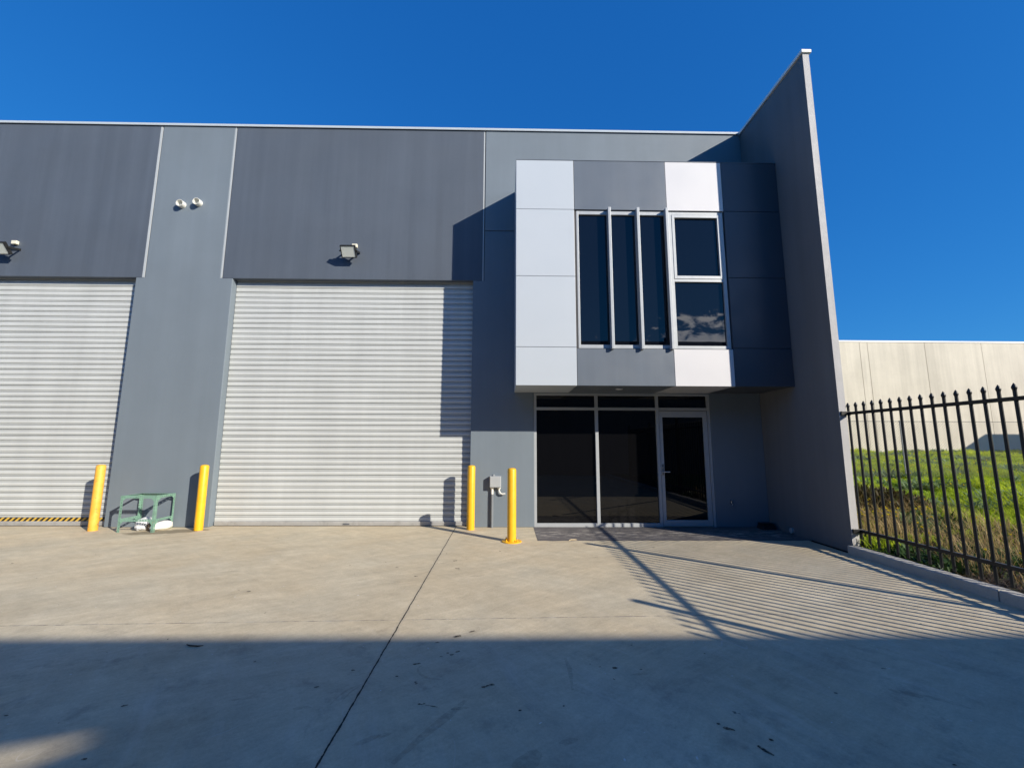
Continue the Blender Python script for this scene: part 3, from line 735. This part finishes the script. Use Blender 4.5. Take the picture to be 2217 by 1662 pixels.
def vis_pts(n, y0, y1, r0=.74, r1=1.45, power=1.0):
    """points over the part of the lot seen past the wing wall (and a margin either side)"""
    y = y0 + (y1 - y0) * RNG.uniform(0, 1, n) ** power
    r = RNG.uniform(r0, r1, n); x = np.maximum(r * (y + 8.06), 5.02 + RNG.uniform(0, .3, n))
    return np.stack([x, y], 1)
def field(xy, sc, seed): return np.array([mnoise.noise(Vector((a * sc, b * sc, seed))) for a, b in xy])
def ground(xy): return np.array([[a, b, hz(a, b) - .01] for a, b in xy])
def dockmask(xy):
    # rough ellipse of tall brown weeds beside the wing wall
    return 1 - (((xy[:, 0] - 7.05) / 1.05) ** 2 + ((xy[:, 1] - .35) / .75) ** 2)

xy = vis_pts(150000, -2.2, 16.0, power=.75)
xy = xy[(dockmask(xy) < .15) & ((xy[:, 0] > 5.9) | (RNG.uniform(0, 1, len(xy)) < .85))]
f = field(xy, .55, 1.0) + .5 * field(xy, 1.6, 5.0)
dist = xy[:, 1] + 8
keep = (f > -.28); g_ = xy[keep]; fg = f[keep]; dg = dist[keep]
H = RNG.uniform(.10, .24, len(g_)) * (1 + 1.5 * np.clip(fg, -.35, .7)) * (1 + .5 * np.clip(field(g_, 3.1, 9.0), -.5, .8)) ; W = RNG.uniform(.009, .016, len(g_)) * np.clip(dg / 9, 1, 2.4)
blades('grass', M['grass'], ground(g_), H, W, RNG.uniform(.15, .9, len(g_)), 'lush bright green grass covering the vacant lot', 'grass', curl=.7,
       tint=np.clip(.5 + .9 * fg + RNG.normal(0, .22, len(g_)), 0, 1))
# grey-green thistle drifts
xy = vis_pts(60000, -1.5, 15.8, power=.8)
f2 = field(xy * np.array([.45, 1.0]), .9, 20.0) + .5 * field(xy, 2.2, 25.0)
xy = xy[(f2 > .27) & (dockmask(xy) < .1) & (xy[:, 0] > 6.2)]
n = len(xy); dd = xy[:, 1] + 8
blades('thistle_leaves', M['weed'], ground(xy) + np.array([0, 0, .02]), RNG.uniform(.16, .42, n), RNG.uniform(.02, .05, n) * np.clip(dd / 12, .8, 1.6), RNG.uniform(.5, 1.2, n), 'grey-green thistle leaves in drifts through the grass', 'weeds', curl=.5)
# brown dock patch
xy = np.stack([RNG.uniform(5.7, 8.6, 15000), RNG.uniform(-.7, 1.4, 15000)], 1); dm = dockmask(xy) + .35 * field(xy, 1.7, 40.0)
xy = xy[dm > .12]; n = len(xy); dm = dockmask(xy)
top = np.clip(.18 + .25 * dm + .12 * field(xy, 2.5, 44.0), .12, .7)
blades('dock_weeds', M['dock'], ground(xy) + np.stack([np.zeros(n), np.zeros(n), RNG.uniform(0, 1, n) ** .6 * top], 1), RNG.uniform(.06, .16, n), RNG.uniform(.012, .035, n), RNG.uniform(.2, 1.4, n), 'tall patch of brown and olive dock weeds behind the fence', 'weeds', curl=.4, tint=RNG.uniform(0, 1, n) ** 1.6)
# dry grass standing behind the fence
xy = np.stack([5.35 + RNG.uniform(0, 1, 5200) ** 1.3 * 2.4, RNG.uniform(-4.5, -.1, 5200)], 1); f4 = field(xy, 1.5, 60.0) + .3 * field(xy, 5, 61.0)
xy = xy[f4 > -.12]; n = len(xy)
blades('dry_grass', M['straw'], ground(xy), RNG.uniform(.16, .48, n), RNG.uniform(.004, .009, n), RNG.uniform(.05, .75, n), 'dry straw-coloured grass standing just behind the picket fence', 'dry grass', curl=.5)
xy = np.stack([5.15 + RNG.uniform(0, 1, 12000) * 1.6, RNG.uniform(-6, .5, 12000)], 1); n = len(xy)
blades('leaf_litter', M['litter'], ground(xy), RNG.uniform(.05, .16, n), RNG.uniform(.006, .02, n), RNG.uniform(.7, 1.5, n), 'dead brown litter and stalks along the kerb', 'litter', curl=.2, tint=RNG.uniform(0, 1, n) ** 2)
xy = np.stack([5.05 + RNG.uniform(0, 1, 9000) ** 1.2 * 3.2, RNG.uniform(-4.5, .3, 9000)], 1); f5 = field(xy, 1.3, 80.0)
xy = xy[(f5 > -.02)]; n = len(xy)
blades('broadleaf_weeds', M['broad'], ground(xy), RNG.uniform(.08, .26, n), RNG.uniform(.015, .04, n), RNG.uniform(.2, 1.2, n), 'dark green broad-leaved weeds low behind the fence', 'weeds', curl=.6)
# yellow flowers
xy = np.concatenate([np.stack([RNG.normal(6.0, .35, 55), RNG.normal(-1.0, .5, 55)], 1), np.stack([RNG.uniform(5.4, 7.5, 40), RNG.uniform(-4.2, .2, 40)], 1), vis_pts(160, 2, 15.5)]); xy = xy[xy[:, 0] > 5.2]
P5 = []; 
for a, b in xy:
    z = hz(a, b) + random.uniform(.16, .34)
    for k in range(6): P5.append((a, b, z))
P5 = np.array(P5); n = len(P5)
blades('yellow_flowers', M['flower'], P5, np.full(n, .03) * np.clip((P5[:, 1] + 8) / 8, 1, 1.8), np.full(n, .02), RNG.uniform(.2, 1.0, n), 'scattered small yellow wildflowers in the grass', 'flowers', curl=.3, az=np.tile(np.arange(6) * 1.047, n // 6))

# ================================================================== CHAIN-LINK FENCE across the lot
cf = thing('chain_link_fence', (20, 5, .5), 'galvanised chain-link fence with thin posts crossing the lot', 'fence')
ZB, ZT2 = .42, 2.22
M['wire'] = mk('weathered_wire', (.15, .145, .14), .55, metal=.2, var=.1, scale=9)
m = MB(); x = 5.2
step = .085; wd = .003
x0, x1 = 5.1, 42.
k = x0 - 2
while k < x1:
    for sgn in (1, -1):
        a = (k, ZB) if sgn > 0 else (k + (ZT2 - ZB), ZB); b = (k + (ZT2 - ZB), ZT2) if sgn > 0 else (k, ZT2)
        if min(a[0], b[0]) > x0 and max(a[0], b[0]) < x1:
            yv = 5.0 + sgn * .0015
            m.add([(a[0] - wd, yv, a[1]), (a[0] + wd, yv, a[1]), (b[0] + wd, yv, b[1]), (b[0] - wd, yv, b[1])], [(0, 1, 2, 3)])
    k += step
m.build('wire_mesh', M['wire'], cf)
MB().tube([(x0, 4.995, 2.225), (x1, 4.995, 2.235)], .011, 6).build('top_wire', M['wire'], cf)
for px in (6.2, 12.22, 18.2, 24.2, 30.2):
    MB().tube([(px, 4.97, .2), (px, 4.97, 2.25)], .019, 10).build('post', M['galv'], cf, smooth=True)

# ================================================================== NEIGHBOURING BUILDINGS
fw = thing('concrete_warehouse', (28, 16, 0), 'long raw concrete tilt-up warehouse beyond the grassy lot', 'warehouse')
js = [10.9, 14.3, 17.76, 20.72, 21.19, 24.59, 27.98, 31.4, 34.8, 38.2, 41.6, 45, 48.4]
tints = (1, .98, 1, 1)
for a, b in zip(js[:-1], js[1:]): MB().box(a + .012, b - .012, 16, 16.18, 0, 7.46).build('wall_panel', M['precast'], fw)
MB().box(10.9, 48.4, 16.05, 16.17, 0, 7.4).build('joint_filler', M['groove'], fw)
MB().box(10.85, 48.45, 15.97, 16.25, 7.462, 7.55).build('coping', M['white_coping'], fw)
MB().box(10.9, 48.4, 16.2, 40, 0, 7.3).build('rear_shell', M['precast'], fw)

ob = thing('dark_warehouse', (0, -12.98, 0), 'dark grey warehouse across the yard, seen only mirrored in the windows', 'warehouse')
HB = 6.20; xs_ = [-60, 3.4, 6.2, 6.95, 26]
m = MB()
m.box(-60, 3.7, -13.13, -12.98, 0, HB).box(7.25, 26, -13.13, -12.98, 0, HB)
def seg(xa, xb, zla, zlb, zua, zub):
    m.poly_xz([(xa, 0), (xb, 0), (xb, zlb), (xa, zla)], -13.13, -12.98); m.poly_xz([(xa, zua), (xb, zub), (xb, HB), (xa, HB)], -13.13, -12.98)
seg(3.7, 6.5, 4.80, 5.21, 5.20, 5.38); seg(6.5, 7.25, 5.21, 5.47, 5.38, 5.50)  # tapered slot added to the parapet to cast a sunlit wedge on the yard
m.build('light_slot_parapet', M['precast_dark'], ob)
MB().box(-60, 26, -30, -13.14, 4.05, 4.2).build('roof', M['roof'], ob)
MB().box(-60, 26, -30.2, -30, 0, 4.2).box(-60.2, -60, -30, -12.98, 0, 4.2).box(26, 26.2, -30, -12.98, 0, HB).build('outer_wall', M['precast_dark'], ob)
MB().box(-12, -7.2, -12.978, -12.94, 0, 4.2).box(-4, .8, -12.978, -12.94, 0, 4.2).build('roller_shutter', M['guide'], ob)
MB().lathe([(.1, 4.2), (.1, 7.85), (.19, 7.88), (.23, 8.02), (.19, 8.14), (.05, 8.2)], (10.25, -20), 16).build('roof_vent', M['black'], ob, smooth=True)

nb = thing('side_warehouse', (42, 2, 0), 'grey warehouse far right of the lot, known by its shadow on the concrete wall', 'warehouse')
MB().box(34.1, 60, -14, 10.6, 0, 5.95).build('wall', M['precast'], nb)
MB().box(34.0, 60.1, -14.1, 10.65, 5.95, 6.03).build('roof', M['roof'], nb)

# ================================================================== SKY, SUN, CAMERA
SUN = Vector((1.225, -1.0, .727)).normalized()
el = math.asin(SUN.z); az = math.atan2(SUN.x, SUN.y)
wd_ = bpy.data.worlds.new('World'); scn.world = wd_; wd_.use_nodes = True
t = NT(wd_.node_tree); bg = t.n['Background']
sky = t.new('ShaderNodeTexSky'); sky.sky_type = 'NISHITA'; sky.sun_disc = False
sky.sun_elevation = el; sky.sun_rotation = az; sky.air_density = 1.0; sky.dust_density = 0.; sky.ozone_density = 2.5; sky.altitude = 0
hs = t.new('ShaderNodeHueSaturation'); hs.inputs['Saturation'].default_value = 1.25; hs.inputs['Value'].default_value = 1.0; t.l.new(sky.outputs[0], hs.inputs['Color'])
tint = t.mix(1.0, hs.outputs[0], (.265, .64, .98), 'MULTIPLY')
sep = t.new('ShaderNodeSeparateColor'); t.l.new(tint, sep.inputs[0]); cmb = t.new('ShaderNodeCombineColor')
for i, (g_, k_) in enumerate(((.77, .46), (.58, .93), (.45, 1.74))): t.l.new(t.math('MULTIPLY', t.math('POWER', sep.outputs[i], g_), k_), cmb.inputs[i])
tint = cmb.outputs[0]
# a bank of cloud low in the sky behind the camera (mirrored in the upper windows)
tc = t.new('ShaderNodeTexCoord'); dirv = tc.outputs['Generated']
sp = t.new('ShaderNodeSeparateXYZ'); t.l.new(dirv, sp.inputs[0])
horiz = t.math('DIVIDE', sp.outputs[0], t.math('MAXIMUM', t.math('MULTIPLY', sp.outputs[1], -1), .05))      # x / -y
elev = t.math('DIVIDE', sp.outputs[2], t.math('MAXIMUM', t.math('MULTIPLY', sp.outputs[1], -1), .05))
cx = t.new('ShaderNodeCombineXYZ'); t.l.new(horiz, cx.inputs[0]); t.l.new(t.math('MULTIPLY', elev, 2.1), cx.inputs[1])
cn = t.noise(cx.outputs[0], 15, 8, .58, .5)
thr = t.math('ADD', t.maprange(elev, .24, .39, .39, .72), t.maprange(horiz, .12, .45, .34, -.03))
cl = t.maprange(t.math('SUBTRACT', cn, thr), 0, .13, 0, 1, True)
cl = t.math('MULTIPLY', cl, t.maprange(sp.outputs[1], -.2, -.35))
cl = t.math('MULTIPLY', cl, t.maprange(elev, .52, .40))
c2 = t.mix(t.maprange(cn, .45, .8), (12., 13., 15.5), (20., 19.5, 19.))
fin = t.mix(t.math('MULTIPLY', cl, .9), tint, c2)
t.l.new(fin, bg.inputs['Color']); bg.inputs['Strength'].default_value = .135

sd = bpy.data.lights.new('sun', 'SUN'); sd.energy = 5.0; sd.angle = R(.48); sd.color = (1., .915, .785)
so = bpy.data.objects.new('sun', sd); COL.objects.link(so); so.rotation_euler = SUN.to_track_quat('Z', 'Y').to_euler(); so.location = (20, -20, 20)

cd = bpy.data.cameras.new('camera'); cam = bpy.data.objects.new('camera', cd); COL.objects.link(cam); scn.camera = cam
cd.sensor_fit = 'HORIZONTAL'; cd.sensor_width = 36; cd.lens = 15.031; cd.clip_start = .05; cd.clip_end = 2000
rx = Vector((0.99983139, -0.01808371, 0.00318847)); upv = Vector((-0.00566529, -0.13861645, 0.99032994)); fw_ = Vector((0.01746687, 0.99018102, 0.13869553))
mm = Matrix((rx.normalized(), upv.normalized(), -fw_.normalized())).transposed().to_4x4(); mm.translation = (0, -8.0619, 1.5)
cam.matrix_world = mm

vs_ = scn.view_settings; scn.display_settings.display_device = 'sRGB'
vs_.view_transform = 'Standard'; vs_.look = 'None'; vs_.exposure = .5; vs_.gamma = 1; vs_.use_curve_mapping = False
scn.cycles.max_bounces = 8; scn.cycles.diffuse_bounces = 4; scn.cycles.glossy_bounces = 4; scn.cycles.transparent_max_bounces = 12
scn.cycles.use_denoising = True
scn.cycles.sample_clamp_indirect = 8
